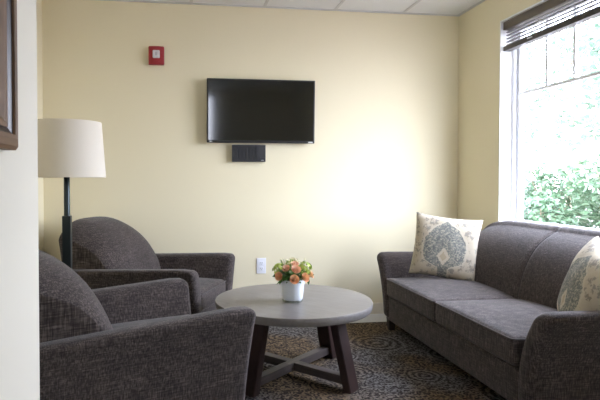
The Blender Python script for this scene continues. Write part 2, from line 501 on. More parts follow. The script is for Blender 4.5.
# window: reveal, frame, pane, grilles
win = bpy.data.objects.new('window_1', None); COL.objects.link(win); win['kind'] = 'structure'
bm = bmesh.new()                    # painted reveal lining
t = 0.012
add_box(bm, (XR-0.002, WY1-t, WZ0), (XR+0.16, WY1, WZ1)); add_box(bm, (XR-0.002, WY0, WZ0), (XR+0.16, WY0+t, WZ1))
add_box(bm, (XR-0.002, WY0, WZ1-t), (XR+0.16, WY1, WZ1))
finish('reveal', bm, M['white'], win, False)
bm = bmesh.new(); add_box(bm, (XR-0.035, WY0-0.03, WZ0-0.02), (XR+0.16, WY1+0.03, WZ0+0.012), 0.005)
finish('sill', bm, M['white'], win, False)
fx0, fx1 = XR+0.095, XR+0.155
bm = bmesh.new()
ym = (WY0 + WY1) / 2
def frame_ring(bm, y0, y1, z0, z1, w, x0, x1):
    add_box(bm, (x0, y0, z0), (x1, y0+w, z1), 0.003); add_box(bm, (x0, y1-w, z0), (x1, y1, z1), 0.003)
    add_box(bm, (x0, y0+w, z0), (x1, y1-w, z0+w), 0.003); add_box(bm, (x0, y0+w, z1-w), (x1, y1-w, z1), 0.003)
frame_ring(bm, WY0+t, WY1-t, WZ0+0.012, WZ1-t, 0.035, fx0, fx1)
finish('window_frame', bm, M['vinyl'], win, False)
bm = bmesh.new(); frame_ring(bm, WY0+t+0.035, WY1-t-0.035, WZ0+0.047, WZ1-t-0.035, 0.035, fx0+0.018, fx1)
finish('sash', bm, M['vinyl'], win, False)
gy0, gy1, gz0, gz1 = WY0+0.082, WY1-0.082, WZ0+0.082, WZ1-0.082
box('pane', (XR+0.128, gy0, gz0), (XR+0.133, gy1, gz1), M['pane'], win)
mh = 1.825
bm = bmesh.new(); add_box(bm, (XR+0.118, gy0, mh-0.010), (XR+0.143, gy1, mh+0.010), 0.002)
finish('muntin', bm, M['vinyl'], win, False)
y = 3.409
while y > gy0 + 0.1:
    bm = bmesh.new(); add_box(bm, (XR+0.119, y-0.010, mh+0.010), (XR+0.142, y+0.010, gz1), 0.002)
    finish('muntin', bm, M['vinyl'], win, False)
    y -= 0.2645

# ------------------------------------------------------------------ blind
bl = thing('window_blind', 'grey window blind drawn up at the top of the window, with dark bottom rail', 'blind', (XR+0.045, (WY0+WY1)/2, WZ1-t))
hw = (WY1-WY0)/2 - t - 0.004
bm = bmesh.new(); add_box(bm, (-0.03, -hw, -0.062), (0.032, hw, -0.002), 0.004); finish('head_rail', bm, M['taupe'], bl, False)
nsl = 5
for i in range(nsl):
    z = -0.078 - i * 0.0245
    bm = bmesh.new()
    mt = Matrix.Translation((0.002, 0, z)) @ Matrix.Rotation(R(4), 4, 'Y')
    add_box(bm, (-0.011, -hw+0.004, -0.0035), (0.011, hw-0.004, 0.0035), 0.001, mt)
    finish('slat', bm, M['pleat'], bl, False)
bm = bmesh.new(); add_box(bm, (-0.029, -hw, -0.222), (0.028, hw, -0.187), 0.005); finish('bottom_rail', bm, M['rail_dark'], bl, False)
for yy in (-hw*0.6, hw*0.6):
    bm = bmesh.new(); add_tube(bm, [(0.002, yy, -0.06), (0.002, yy, -0.19)], 0.0012, 6); finish('lift_cord', bm, M['rail_dark'], bl)
bm = bmesh.new(); add_box(bm, (-0.036, hw-0.34, -0.205), (-0.028, hw-0.29, -0.196), 0.003)
finish('pull_tab', bm, M['logo'], bl, False, label='small clear pull tab')

# ------------------------------------------------------------------ television on the back wall
tv = thing('television', 'flat black television mounted on the cream back wall', 'television', (0.647, YB-0.060, 1.738), rot=(R(2.0), 0, 0))
TW, TH = 0.452, 0.262
bm = soft_box((TW, 0.018, TH), 0.006, (2, 1, 2)); finish('tv_body', bm, M['black_plastic'], tv)
bm = bmesh.new()
add_box(bm, (-TW+0.012, -0.0192, -TH+0.020), (TW-0.012, -0.0172, TH-0.012)); finish('screen', bm, M['screen'], tv, False)
bm = bmesh.new(); add_box(bm, (-0.16, 0.018, -0.14), (0.16, 0.05, 0.14), 0.004); finish('wall_bracket', bm, M['tv_box'], tv, False)
def text(name, body, size, loc, rot, mat, parent):
    cu = bpy.data.curves.new(name, 'FONT'); cu.body = body; cu.size = size; cu.extrude = 0.0004
    cu.align_x = 'CENTER'; cu.align_y = 'CENTER'
    tmp = bpy.data.objects.new(name, cu)
    dg = bpy.context.evaluated_depsgraph_get()
    COL.objects.link(tmp); bpy.context.view_layer.update()
    me = bpy.data.meshes.new_from_object(tmp.evaluated_get(bpy.context.evaluated_depsgraph_get()))
    bpy.data.objects.remove(tmp)
    me.materials.clear(); me.materials.append(mat)
    o = bpy.data.objects.new(name, me); COL.objects.link(o); o.location = loc; o.rotation_euler = rot; o.parent = parent
    return o
bm = bmesh.new(); add_box(bm, (TW-0.055, -0.0200, -TH+0.005), (TW-0.018, -0.0182, -TH+0.013)); finish('badge', bm, M['logo'], tv, False, label='small silver badge at the lower right')
bm = bmesh.new(); add_box(bm, (-TW+0.022, -0.0200, -TH+0.006), (-TW+0.044, -0.0182, -TH+0.013)); finish('badge', bm, M['logo'], tv, False, label='small silver badge at the lower left')

# media box under the television
mb = thing('media_box', 'small black louvred box mounted on the wall below the television', 'media box', (0.546, YB, 1.393))
bm = bmesh.new(); add_box(bm, (-0.14, -0.045, -0.072), (0.14, 0.0, 0.068), 0.004); finish('box_body', bm, M['tv_box'], mb, False)
bm = bmesh.new()
for i in range(7):
    xx = -0.115 + i * 0.0285
    add_box(bm, (xx, -0.049, -0.055), (xx+0.016, -0.044, 0.055), 0.001)
finish('vent_grille', bm, M['black_plastic'], mb, False)
bm = bmesh.new(); add_box(bm, (0.095, -0.050, -0.055), (0.128, -0.044, -0.035), 0.001); finish('latch', bm, M['tv_box'], mb, False)
bm = bmesh.new(); add_box(bm, (0.10, -0.052, -0.062), (0.125, -0.044, -0.058)); finish('status_strip', bm, M['logo'], mb, False, label='tiny pale strip')

# ------------------------------------------------------------------ fire alarm strobe
fs = thing('fire_alarm_strobe', 'red fire alarm strobe with clear lens high on the cream wall', 'fire alarm', (-0.212, YB+0.002, 2.180))
bm = soft_box((0.063, 0.022, 0.074), 0.010, (3, 2, 3), lambda p: Vector((p.x, p.y-0.022 - 0.010*(1-(p.x/0.063)**2)*(1 if p.y < 0 else 0), p.z)))
finish('housing', bm, M['red'], fs)
bm = soft_box((0.029, 0.014, 0.032), 0.009, (3, 2, 3), lambda p: Vector((p.x, p.y-0.056, p.z+0.006))); lens = finish('strobe_lens', bm, M['lens'], fs)
bm = bmesh.new(); add_box(bm, (-0.010, -0.0715, -0.008), (0.010, -0.068, 0.022), 0.002); finish('flash_tube', bm, M['lens_dark'], lens, False)
bm = bmesh.new()
for i in range(4): add_box(bm, (-0.025 + i*0.014, -0.054, -0.056), (-0.018 + i*0.014, -0.050, -0.040), 0.001)
finish('sounder_grille', bm, M['red'], fs, False)

# ------------------------------------------------------------------ outlet
ou = thing('wall_outlet', 'white duplex wall outlet on the cream wall behind the coffee table', 'outlet', (0.655, YB, 0.442))
bm = soft_box((0.040, 0.004, 0.066), 0.003, (1, 1, 1), lambda p: p + Vector((0, -0.004, 0))); finish('cover_plate', bm, M['outlet'], ou)
for dz in (0.024, -0.024):
    bm = soft_box((0.019, 0.002, 0.017), 0.0018, (2, 1, 2), lambda p: p + Vector((0, -0.009, dz)))
    so = finish('socket', bm, M['outlet'], ou)
    bm = bmesh.new()
    for dx in (-0.007, 0.007): add_box(bm, (dx-0.0016, -0.0118, dz-0.002), (dx+0.0016, -0.0108, dz+0.008))
    add_box(bm, (-0.003, -0.0118, dz-0.011), (0.003, -0.0108, dz-0.006)); finish('slots', bm, M['slot'], so, False)

# ------------------------------------------------------------------ framed picture on the near wall
pc = thing('framed_picture', 'framed picture in a wide bronze moulding on the near left wall', 'picture', (XN, 0.878, 1.686))
pw, ph = 0.438, 0.453
def moulding(name, o_out, o_in, x0, x1, mat, crest=None):
    bm = bmesh.new()
    prof = [(o_out, 0.0), (o_out, x0), (o_in, x1), (o_in, 0.0)] if crest is None else [(o_out, 0.0), (o_out, x0)] + crest + [(o_in, x1), (o_in, 0.0)]
    rings = []
    for sy, sz in ((-1, -1), (1, -1), (1, 1), (-1, 1)):
        rings.append([bm.verts.new((d, sy*(pw-off), sz*(ph-off))) for off, d in prof])
    for a in range(4):
        A, B = rings[a], rings[(a+1) % 4]
        for i in range(len(prof)-1): bm.faces.new((A[i], A[i+1], B[i+1], B[i]))
        bm.faces.new((A[-1], A[0], B[0], B[-1]))
    return finish(name, bm, mat, pc, False)
moulding('frame_edge', 0.0, 0.034, 0.026, 0.036, M['gold_frame'], [(0.008, 0.034), (0.024, 0.038)])
moulding('frame_groove', 0.034, 0.050, 0.030, 0.022, M['frame_dark'])
moulding('frame_cove', 0.050, 0.088, 0.024, 0.012, M['gold_frame'], [(0.062, 0.022), (0.078, 0.014)])
moulding('frame_lip', 0.088, 0.098, 0.016, 0.012, M['frame_light'])
box('mat_board', (0.001, -pw+0.095, -ph+0.095), (0.006, pw-0.095, ph-0.095), M['mat_board'], pc)
box('print', (0.006, -pw+0.125, -ph+0.125), (0.008, pw-0.125, ph-0.125), M['art'], pc)

# ------------------------------------------------------------------ rug
meds = [(0.74, 3.79, .15), (1.02, 3.02, .125), (1.41, 2.92, .12), (1.36, 3.56, .19), (0.62, 2.45, .17), (1.05, 2.35, .15), (0.30, 3.30, .16),
        (0.20, 2.75, .14), (1.75, 3.25, .15), (1.75, 2.60, .17), (1.15, 3.98, .10), (0.35, 3.85, .12), (0.25, 2.0, .15), (0.95, 1.85, .17),
        (1.5, 2.1, .15), (0.55, 3.2, .10), (1.75, 3.85, .13), (1.05, 3.32, .09), (0.78, 2.85, .09), (0.02, 3.7, .1), (1.45, 1.6, .14), (0.4, 1.5, .15)]
RX0, RX1, RY0, RY1 = -0.12, 1.98, 1.25, 4.09
M['rug'] = rug_mat(meds)
bm = bmesh.new(); add_box(bm, (RX0, RY0, 0.0005), (RX1, RY1, 0.010), 0.003)
rug = finish('area_rug', bm, M['rug'], None, False)
tag(rug, 'brown and grey patterned area rug with ring medallions under the coffee table', 'rug')
ZR = 0.010

# ------------------------------------------------------------------ upholstery
def arm_bm(length, x_front, side, base_in, thick, ztop, flare, slope, power=1.5, r=0.034):
    """flared track arm: leans outwards towards the top, front corner slightly rounded"""
    h = (length/2, thick/2, (ztop-0.09)/2)
    def f(p):
        t = min(1.0, max(0.0, (p.z + h[2]) / (2*h[2])))
        x = p.x + x_front - length/2
        z = p.z + h[2] + 0.09
        y = base_in + thick/2 + p.y * (1 + 0.10*t)
        y += flare * t**power
        front = (x - (x_front - length)) / length
        z -= slope * (1-front) * t
        if front > 0.9: z -= 0.016 * t * ((front-0.9)/0.1)**2
        if front > 0.9: x -= 0.012 * (1-t)**2          # front panel tucks under slightly
        return Vector((x, side*y, z))
    return soft_box(h, r, (14, 3, 14), f)

def arm_piping(length, x_front, side, base_in, thick, ztop, flare, slope, rad=0.0042):
    h2 = (ztop-0.09)/2
    pts = []
    def P(t, u):
        y = base_in + thick/2 + u*thick/2*(1+0.10*t) + flare*t**1.5
        return Vector((x_front - 0.012*(1-t)**2 - 0.006, side*y, 0.09 + 2*h2*t))
    for i in range(15): pts.append(P(i/14*0.955, -0.965))
    for a in range(1, 6):
        th = a/6*PI/2; pts.append(P(0.955 + 0.045*math.sin(th) - 0.002, -0.965 + 0.4*(1-math.cos(th))))
    for u in (-0.2, 0.2): pts.append(P(0.998, u))
    for a in range(1, 6):
        th = a/6*PI/2; pts.append(P(0.955 + 0.045*math.cos(th) - 0.002, 0.565 + 0.4*math.sin(th)))
    for i in range(14, -1, -1): pts.append(P(i/14*0.955, 0.965))
    bm = bmesh.new(); add_tube(bm, pts, rad, 6)
    return bm

def cushion(hx, hy, hz, cx, cy, cz, crown, r=0.035):
    def f(p):
        u, v = p.x/hx, p.y/hy
        c = crown * (1-u*u) * (1-v*v)
        return Vector((p.x + cx, p.y + cy, p.z + cz + (c if p.z > 0 else -0.0)))
    return soft_box((hx, hy, hz), r, (12, 12, 2), f)

def edge_pipe(hx, hy, z, cx, cy, rad=0.004, r=0.035, xs=1.0):
    pts = []
    for (sx, sy, a0) in ((1, 1, 0), (-1, 1, 90), (-1, -1, 180), (1, -1, 270)):
        for k in range(5):
            a = R(a0 + k*22.5)
            pts.append((cx + sx*(hx-r) + r*math.cos(a), cy + sy*(hy-r) + r*math.sin(a), z))
    bm = bmesh.new(); add_tube(bm, pts, rad, 6, closed=True)
    return bm

def back_shape(x_rear, x_base, x_top, z0, z1, arch, arch_w, power=3.2, groove=0.0):
    """upholstered back whose front face bellies out and rolls back to the crown; the crown arches down to the outer sides"""
    def f(p):
        y = p.y
        t = min(1.0, max(0.0, p.z + 0.5))
        a = min(abs(y)/arch_w, 1.0)
        top = z1 - arch * a**power
        s = min(1.0, max(0.0, p.x + 0.5))
        xf = x_base + (x_top - x_base) * (0.14*t + 0.86*t**3.1)
        xr = x_rear + 0.06*(1-t)
        x = xr + (xf - xr) * s
        z = z0 + (top - z0) * t
        z -= 0.040 * s**2 * max(0, (t-0.7)/0.3)**2 + 0.012 * (1-s)**3 * t**6
        x -= 0.035 * a**6 * s * (0.4+0.6*t)
        g = groove * math.exp(-(y/0.014)**2)
        x -= g * s; z -= g * 0.6 * max(0, (t-0.8)/0.2)
        return Vector((x, y, z))
    return f

def armchair(name, label, loc, rotz, group):
    t = thing(name, label, 'armchair', loc, rotz, group)
    bm = soft_box((0.375, 0.275, 0.105), 0.02, (4, 4, 2), lambda p: p + Vector((-0.005, 0, 0.185))); finish('base_frame', bm, M['tweed'], t)
    # seat cushion
    c = cushion(0.335, 0.262, 0.068, 0.065, 0, 0.355, 0.022); s = finish('seat_cushion', c, M['tweed'], t)
    finish('piping', edge_pipe(0.335, 0.262, 0.410, 0.065, 0), M['piping'], s)
    # backrest
    b = soft_box((0.5, 0.362, 0.5), 0.035, (10, 20, 20), back_shape(-0.60, -0.12, -0.42, 0.25, 0.89, 0.12, 0.362)); bk = finish('backrest', b, M['tweed'], t)
    # piping runs round the face of the backrest
    for side in (-1, 1):
        a = finish('arm', arm_bm(0.95, 0.42, side, 0.250, 0.100, 0.60, 0.095, 0.045, 1.8), M['tweed'], t)
    for sx in (-0.33, 0.34):
        for sy in (-0.26, 0.26):
            taper_leg('leg', sx, sy, 0.0, 0.095, 0.036, 0.048, M['dark_leg'], t)
    return t

armchair('armchair', 'charcoal tweed armchair nearest the camera, its back cut off by the near left wall', (-0.226, 2.515, ZR), R(22), 'charcoal tweed armchairs')
armchair('armchair', 'charcoal tweed armchair behind the floor lamp, against the back wall', (-0.150, 3.80, ZR), R(-23), 'charcoal tweed armchairs')

# sofa, built facing +x then turned to face the room
sf = thing('sofa', 'long charcoal tweed sofa with two seat cushions under the window', 'sofa', (1.965, 3.045, ZR), PI)
L = 0.78                      # half the seat length between the arms
bm = soft_box((0.405, L+0.02, 0.095), 0.02, (4, 12, 2), lambda p: p + Vector((0.0, 0, 0.172))); finish('base_frame', bm, M['tweed'], sf)
for sy in (-1, 1):
    c = cushion(0.345, L/2-0.002, 0.070, 0.088, sy*L/2, 0.342, 0.028, 0.028); s = finish('seat_cushion', c, M['tweed'], sf)
    finish('piping', edge_pipe(0.345, L/2-0.002, 0.404, 0.088, sy*L/2, r=0.028), M['piping'], s)
    a = finish('arm', arm_bm(0.85, 0.43, sy, L-0.005, 0.11, 0.582, 0.15, 0.01, 2.4, 0.045), M['tweed'], sf)
bkf = back_shape(-0.432, -0.10, -0.375, 0.25, 0.868, 0.10, L+0.10, 6.0, groove=0.010)
bk = finish('backrest', soft_box((0.5, L+0.10, 0.5), 0.05, (10, 120, 20), bkf), M['tweed'], sf)
bm = bmesh.new(); add_tube(bm, [bkf(Vector((0.499, 0.0, -0.3 + 0.78*k/24))) for k in range(25)], 0.0035, 6)
finish('seam', bm, M['seam'], bk, label='dark sewn seam')
for sx in (-0.37, 0.375):
    for sy in (-L-0.03, L+0.03):
        taper_leg('leg', sx, sy, 0.0, 0.10, 0.042, 0.058, M['dark_leg'], sf)

# throw pillows
def pillow(label, loc, facing, tilt, roll, size=0.47, puff=0.075):
    n = 28
    bm = bmesh.new()
    grids = []
    for side in (1, -1):
        g = []
        for i in range(n+1):
            row = []
            for j in range(n+1):
                u = -1 + 2*i/n; v = -1 + 2*j/n
                e = ((1-abs(u)**2.6) * (1-abs(v)**2.6))
                th = puff * max(e, 0)**0.52
                pull = 1 - 0.055 * (1-u*u) * v*v*0 
                x = u * (1 - 0.07*(1-v*v)*abs(u)**3) * size/2
                z = v * (1 - 0.07*(1-u*u)*abs(v)**3) * size/2
                wr = 0.006 * noise.noise(Vector((x*9, z*9, side*3.0))) * min(1, e*3)
                if abs(u) == 1 or abs(v) == 1:
                    key = None
                row.append(bm.verts.new((x, -side*(th+wr) if e > 1e-6 else 0, z)))
            g.append(row)
        grids.append(g)
    for g in grids:
        for i in range(n):
            for j in range(n): bm.faces.new((g[i][j], g[i+1][j], g[i+1][j+1], g[i][j+1]))
    o = finish('throw_pillow', bm, M['pillow'])
    # local: front is -y. facing = direction vector in plan
    ang = math.atan2(facing[1], facing[0]) + PI/2
    o.matrix_world = Matrix.Translation(loc) @ Matrix.Rotation(ang, 4, 'Z') @ Matrix.Rotation(tilt, 4, 'X') @ Matrix.Rotation(roll, 4, 'Y')
    tag(o, label, 'pillow', 'throw pillows on the sofa')
    return o
pillow('cream throw pillow with blue-grey medallion leaning on the sofa arm near the corner', (1.925, 3.66, 0.668), (-0.52, -0.85), R(-7), R(6))
pillow('cream throw pillow partly cut off at the right edge of the picture', (1.955, 2.295, 0.612), (-0.90, 0.40), R(-16), R(15), 0.47, 0.10)

# ------------------------------------------------------------------ coffee table
TX, TY = 0.647, 3.05
tb = thing('coffee_table', 'round grey coffee table on splayed dark wooden legs', 'coffee table', (TX, TY, ZR), R(-48))
TT = 0.450
lathe('tabletop', [(0, TT-0.046), (0.440, TT-0.046), (0.455, TT-0.044), (0.460, TT-0.036), (0.464, TT-0.006), (0.461, TT), (0, TT)], M['concrete'], tb, 96)
for k in range(4):
    a = PI/2*k
    bm = bmesh.new()
    r0, r1 = 0.395, 0.295
    hw_, d = 0.046, 0.024
    vs = []
    for z, r in ((0.0, r0), (TT-0.046, r1)):
        vs.append([bm.verts.new((r+sx*d, sy*hw_, z)) for sx, sy in ((-1,-1),(1,-1),(1,1),(-1,1))])
    for i in range(4): bm.faces.new((vs[0][i], vs[0][(i+1)%4], vs[1][(i+1)%4], vs[1][i]))
    bm.faces.new(vs[0]); bm.faces.new(vs[1])
    bmesh.ops.bevel(bm, geom=list(bm.edges), offset=0.003, segments=2, affect='EDGES')
    bmesh.ops.transform(bm, matrix=Matrix.Rotation(a, 4, 'Z'), verts=bm.verts)
    finish('leg', bm, M['table_leg'], tb, False)
for a in (0, PI/2):
    bm = bmesh.new(); add_box(bm, (-0.372, -0.026, 0.032), (0.372, 0.026, 0.078), 0.003)
    o = finish('crossbar', bm, M['beam'], tb, False); o.rotation_euler.z = a
    if a: o.location.z = 0.0006

# ------------------------------------------------------------------ flower pot with flowers
PX, PY, PZ = 0.630, 2.985, TT + ZR
pot = thing('flower_pot', 'small white glass flower pot on the round coffee table', 'flower pot', (PX, PY, PZ))
lathe('pot_body', [(0, 0.014), (0.056, 0.014), (0.060, 0.020), (0.071, 0.128), (0.070, 0.131), (0.067, 0.130), (0.058, 0.03), (0, 0.03)], M['pot'], pot, 48)
lathe('glass_base', [(0, 0.0005), (0.054, 0.0005), (0.059, 0.003), (0.0605, 0.0138), (0, 0.0138)], M['clear'], pot, 48)

def leaf_verts(bm, base, d, up, length, width, fold=0.25, bend=0.3):
    d = d.normalized(); side = d.cross(up)
    if side.length < 1e-3: side = Vector((1, 0, 0))
    side.normalize(); nrm = side.cross(d).normalized()
    rows = []
    for i in range(6):
        t = i/5
        w = width * math.sin(PI*min(1, t*0.93+0.05))**0.8 * 0.5
        c = base + d*(length*t) - nrm*(bend*length*t*t)
        rows.append((bm.verts.new(c - side*w + nrm*w*fold), bm.verts.new(c), bm.verts.new(c + side*w + nrm*w*fold)))
    for a, b in zip(rows, rows[1:]):
        bm.faces.new((a[0], a[1], b[1], b[0])); bm.faces.new((a[1], a[2], b[2], b[1]))

def petal(bm, c, axis, ang, rad, hgt, openness, width, curl):
    """one cupped rose petal rising from the flower centre"""
    q = axis.to_track_quat('Z', 'Y').to_matrix()
    nu, nv = 5, 5
    g = []
    for i in range(nu+1):
        row = []
        for j in range(nv+1):
            u = -1 + 2*i/nu; v = j/nv
            th = ang + u*width*(0.55+0.45*math.sin(PI*min(v*0.75+0.1, 1)))
            r = rad * (0.25 + 0.75*math.sin(v*PI*0.5)) + openness*v*v - 0
            if v > 0.85: r += curl
            z = hgt * v * (1 - 0.14*u*u*v)
            row.append(bm.verts.new(c + q @ Vector((r*math.cos(th), r*math.sin(th), z))))
        g.append(row)
    for i in range(nu):
        for j in range(nv): bm.faces.new((g[i][j], g[i+1][j], g[i+1][j+1], g[i][j+1]))

cen = Vector((PX, PY, PZ + 0.120))
def stem_to(obj_parent, p, axis):
    bm = bmesh.new()
    b0 = Vector((PX + (p.x-PX)*0.2, PY + (p.y-PY)*0.2, PZ+0.045))
    mid = Vector((PX + (p.x-PX)*0.45, PY + (p.y-PY)*0.45, PZ+0.115))
    q = p - axis*0.004
    pts = [b0, mid, (mid+q)/2 + axis*0.002, q]
    org = obj_parent.location
    add_tube(bm, [x - org for x in pts], 0.0022, 6)
    finish('stem', bm, M['stem'], obj_parent)

def rose(name_lbl, px, py, pz, ax, size, mat):
    axis = Vector(ax).normalized()
    p = Vector((PX+px, PY+py, PZ+pz))
    t = thing('rose', name_lbl, 'rose', p, 0, 'peach roses in the flower pot')
    bm = bmesh.new()
    for (cnt, rad, hg, op, w) in ((3, 0.20, 1.20, 0.0, 1.3), (4, 0.40, 1.15, 0.0, 1.0), (5, 0.60, 1.12, 0.04, 0.85), (5, 0.78, 1.0, 0.12, 0.8)):
        for k in range(cnt):
            petal(bm, Vector((0, 0, 0)), axis, 2*PI*k/cnt + rad*5, rad*size*0.9, hg*size*1.05, op*size, w, 0.05*size)
    finish('petals', bm, mat, t)
    stem_to(t, p, axis)
    return t
rs = [  # dx, dy, dz, axis, size, label
    (-0.060, -0.040, 0.150, (-0.65, -0.75, 0.25), 0.024, M['rose'], 'peach rose hanging lowest on the left of the bouquet'),
    (-0.030, -0.030, 0.176, (-0.35, -0.55, 0.75), 0.023, M['rose2'], 'upright peach rose at the upper left of the bouquet'),
    (-0.006, -0.068, 0.136, (0.02, -0.95, 0.35), 0.026, M['rose'], 'wide open peach rose low at the front centre of the bouquet'),
    (0.006, -0.040, 0.172, (0.10, -0.75, 0.65), 0.027, M['rose2'], 'peach rose stacked above the front centre rose'),
    (0.010, -0.008, 0.192, (0.05, -0.45, 0.9), 0.022, M['rose2'], 'pinkish peach rose in the upper middle of the bouquet'),
    (0.040, -0.060, 0.142, (0.40, -0.85, 0.35), 0.026, M['rose'], 'round peach rose low on the right front of the bouquet'),
    (0.076, -0.028, 0.150, (0.85, -0.40, 0.30), 0.020, M['rose'], 'small peach rosebud at the far right of the bouquet'),
]
for dx, dy, dz, ax, sz, mt, lb in rs: rose(lb, dx*1.2 - 0.004, dy*1.08, 0.13+(dz-0.13)*1.15, ax, sz*1.22, mt)

def blossom(label, px, py, pz, size):
    """rounded lime head of many small florets"""
    p = Vector((PX+px, PY+py, PZ+pz)); axis = Vector((px, py, 0.09)).normalized()
    t = thing('hydrangea', label, 'hydrangea', p, 0, 'lime hydrangea heads in the flower pot')
    bm = bmesh.new()
    for i in range(46):
        d = Vector((random.gauss(0, 1), random.gauss(0, 1), random.gauss(0.3, 1))).normalized()
        c = d * size * random.uniform(0.8, 1.05)
        tang = d.orthogonal().normalized()
        for k in range(4):
            a = PI/2*k + random.uniform(-.3, .3)
            dd = (Matrix.Rotation(a, 3, d) @ tang) + d*0.25
            leaf_verts(bm, c, dd, d, size*0.34, size*0.26, 0.3, 0.1)
    finish('florets', bm, M['lime'], t)
    stem_to(t, p, axis)
blossom('lime green hydrangea head on the left of the bouquet', -0.078, 0.0, 0.184, 0.037)
blossom('lime green hydrangea head on the right of the bouquet', 0.072, -0.005, 0.186, 0.042)
blossom('lime green hydrangea head at the back of the bouquet', 0.006, 0.045, 0.195, 0.038)

def spray(label, px, py, pz, n, tilt):
    p = Vector((PX+px, PY+py, PZ+pz))
    t = thing('bud_spray', label, 'flower spray', p, 0, 'cream bud sprays in the flower pot')
    st = bmesh.new(); bd = bmesh.new()
    root = Vector((PX+px*0.2, PY+py*0.2, PZ+0.06)) - p
    for i in range(n):
        tip = Vector((random.uniform(-.028, .028)+tilt, random.uniform(-.02, .02), random.uniform(-0.012, 0.026)))
        add_tube(st, [root, (root+tip)/2 + Vector((0, 0, .01)), tip], 0.0009, 4)
        bmesh.ops.create_icosphere(bd, subdivisions=1, radius=random.uniform(0.0035, 0.006), matrix=Matrix.Translation(tip))
    finish('stems', st, M['stem'], t); finish('buds', bd, M['bud'], t)
spray('spray of cream buds rising at the top left of the bouquet', -0.036, 0.0, 0.225, 14, -0.006)
spray('spray of cream buds rising at the top centre of the bouquet', 0.004, 0.0, 0.235, 16, 0.0)
spray('spray of cream buds rising at the top right of the bouquet', 0.040, 0.0, 0.225, 14, 0.006)

bm = bmesh.new()
for i in range(70):
    a = random.uniform(0, 2*PI); el = random.uniform(-0.15, 0.9)
    d = Vector((math.cos(a)*math.cos(el), math.sin(a)*math.cos(el), math.sin(el)))
    b0 = Vector((math.cos(a)*0.030, math.sin(a)*0.030, 0.128 + 0.03*random.random()))
    leaf_verts(bm, b0, d, Vector((0, 0, 1)), random.uniform(0.050, 0.080), random.uniform(0.018, 0.030), 0.2, random.uniform(0.05, 0.5))
for (dx, dy, dz, vx, vz) in ((-0.072, -0.03, 0.150, -0.25, -1), (-0.080, -0.01, 0.165, -0.8, -0.3), (0.080, -0.03, 0.145, 0.2, -1), (0.074, -0.04, 0.15, 0.7, 0.2)):
    leaf_verts(bm, Vector((dx, dy, dz)), Vector((vx, -0.15, vz)), Vector((0, -1, 0.3)), 0.045, 0.018, 0.2, 0.1)
lv = finish('bouquet_leaves', bm, M['leaf']); lv.location = (PX, PY, PZ)
tag(lv, 'dark green leaves filling the bouquet between the roses', 'leaves', kind='stuff')

# ------------------------------------------------------------------ floor lamp
lp = thing('floor_lamp', 'dark metal floor lamp with white drum shade behind the armchairs', 'lamp', (-0.646, 3.06, 0.0))
lathe('base', [(0, 0), (0.135, 0), (0.140, 0.004), (0.138, 0.016), (0.05, 0.024), (0.030, 0.03), (0, 0.03)], M['metal_dark'], lp, 40)
bm = bmesh.new(); add_box(bm, (-0.023, -0.023, 0.02), (0.023, 0.023, 0.965), 0.004); finish('lower_pole', bm, M['metal_dark'], lp, False)
lathe('pole', [(0, 0.96), (0.0165, 0.96), (0.0165, 1.26), (0.010, 1.27), (0.010, 1.40), (0, 1.40)], M['metal_dark'], lp, 20)
z0, z1, r0, r1 = 1.180, 1.488, 0.212, 0.190
lathe('lamp_shade', [(r0, z0), (r1, z1), (r1-0.003, z1), (r0-0.003, z0), (r0, z0)], M['shade'], lp, 64)
bm = bmesh.new()
for k in range(3):
    a = 2*PI*k/3 + 0.3
    add_tube(bm, [(0, 0, z1-0.02), ((r1-0.004)*math.cos(a), (r1-0.004)*math.sin(a), z1-0.008)], 0.002, 6)
add_tube(bm, [(0, 0, 1.39), (0, 0, z1+0.004)], 0.003, 6)
finish('shade_holder', bm, M['metal_dark'], lp)
lathe('finial', [(0, z1+0.0), (0.008, z1+0.002), (0.010, z1+0.008), (0.004, z1+0.014), (0, z1+0.016)], M['metal_dark'], lp, 16)
lathe('bulb', [(0, 1.37), (0.013, 1.37), (0.014, 1.39), (0.028, 1.415), (0.024, 1.435), (0, 1.445)], M['white'], lp, 20)

# ------------------------------------------------------------------ garden outside the window
gz = 0.15
g = box('ground', (XR+0.2, -12, gz-0.3), (45, 45, gz), M['ground']); struct(g)

def leaf_cloud(bm, rnd, n, centre, rad, ls, squash=1.0):
    for i in range(n):
        d = Vector((rnd.gauss(0, 1), rnd.gauss(0, 1), rnd.gauss(0, 1))).normalized()
        rr = rnd.uniform(0.55, 1.0)
        lump = 1 + 0.25*noise.noise(d*2.3 + centre)
        c = centre + Vector((d.x*rad[0], d.y*rad[1], d.z*rad[2])) * rr * lump
        a = Vector((rnd.gauss(0, 1), rnd.gauss(0, 1), rnd.gauss(0, .5))).normalized()
        s = ls * rnd.uniform(0.6, 1.3)
        b = a.cross((d + Vector((rnd.gauss(0, .5), rnd.gauss(0, .5), rnd.gauss(0, .5)))).normalized())
        if b.length < 1e-3: continue
        b.normalize()
        v = [bm.verts.new(c + a*s*x + b*s*y) for x, y in ((-1, 0), (-.2, .42), (1, 0), (-.2, -.42))]
        bm.faces.new(v)

def nofin(name, bm, mat, parent):
    me = bpy.data.meshes.new(name); bm.to_mesh(me); bm.free(); me.materials.append(mat)
    o = bpy.data.objects.new(name, me); COL.objects.link(o); o.parent = parent
    return o

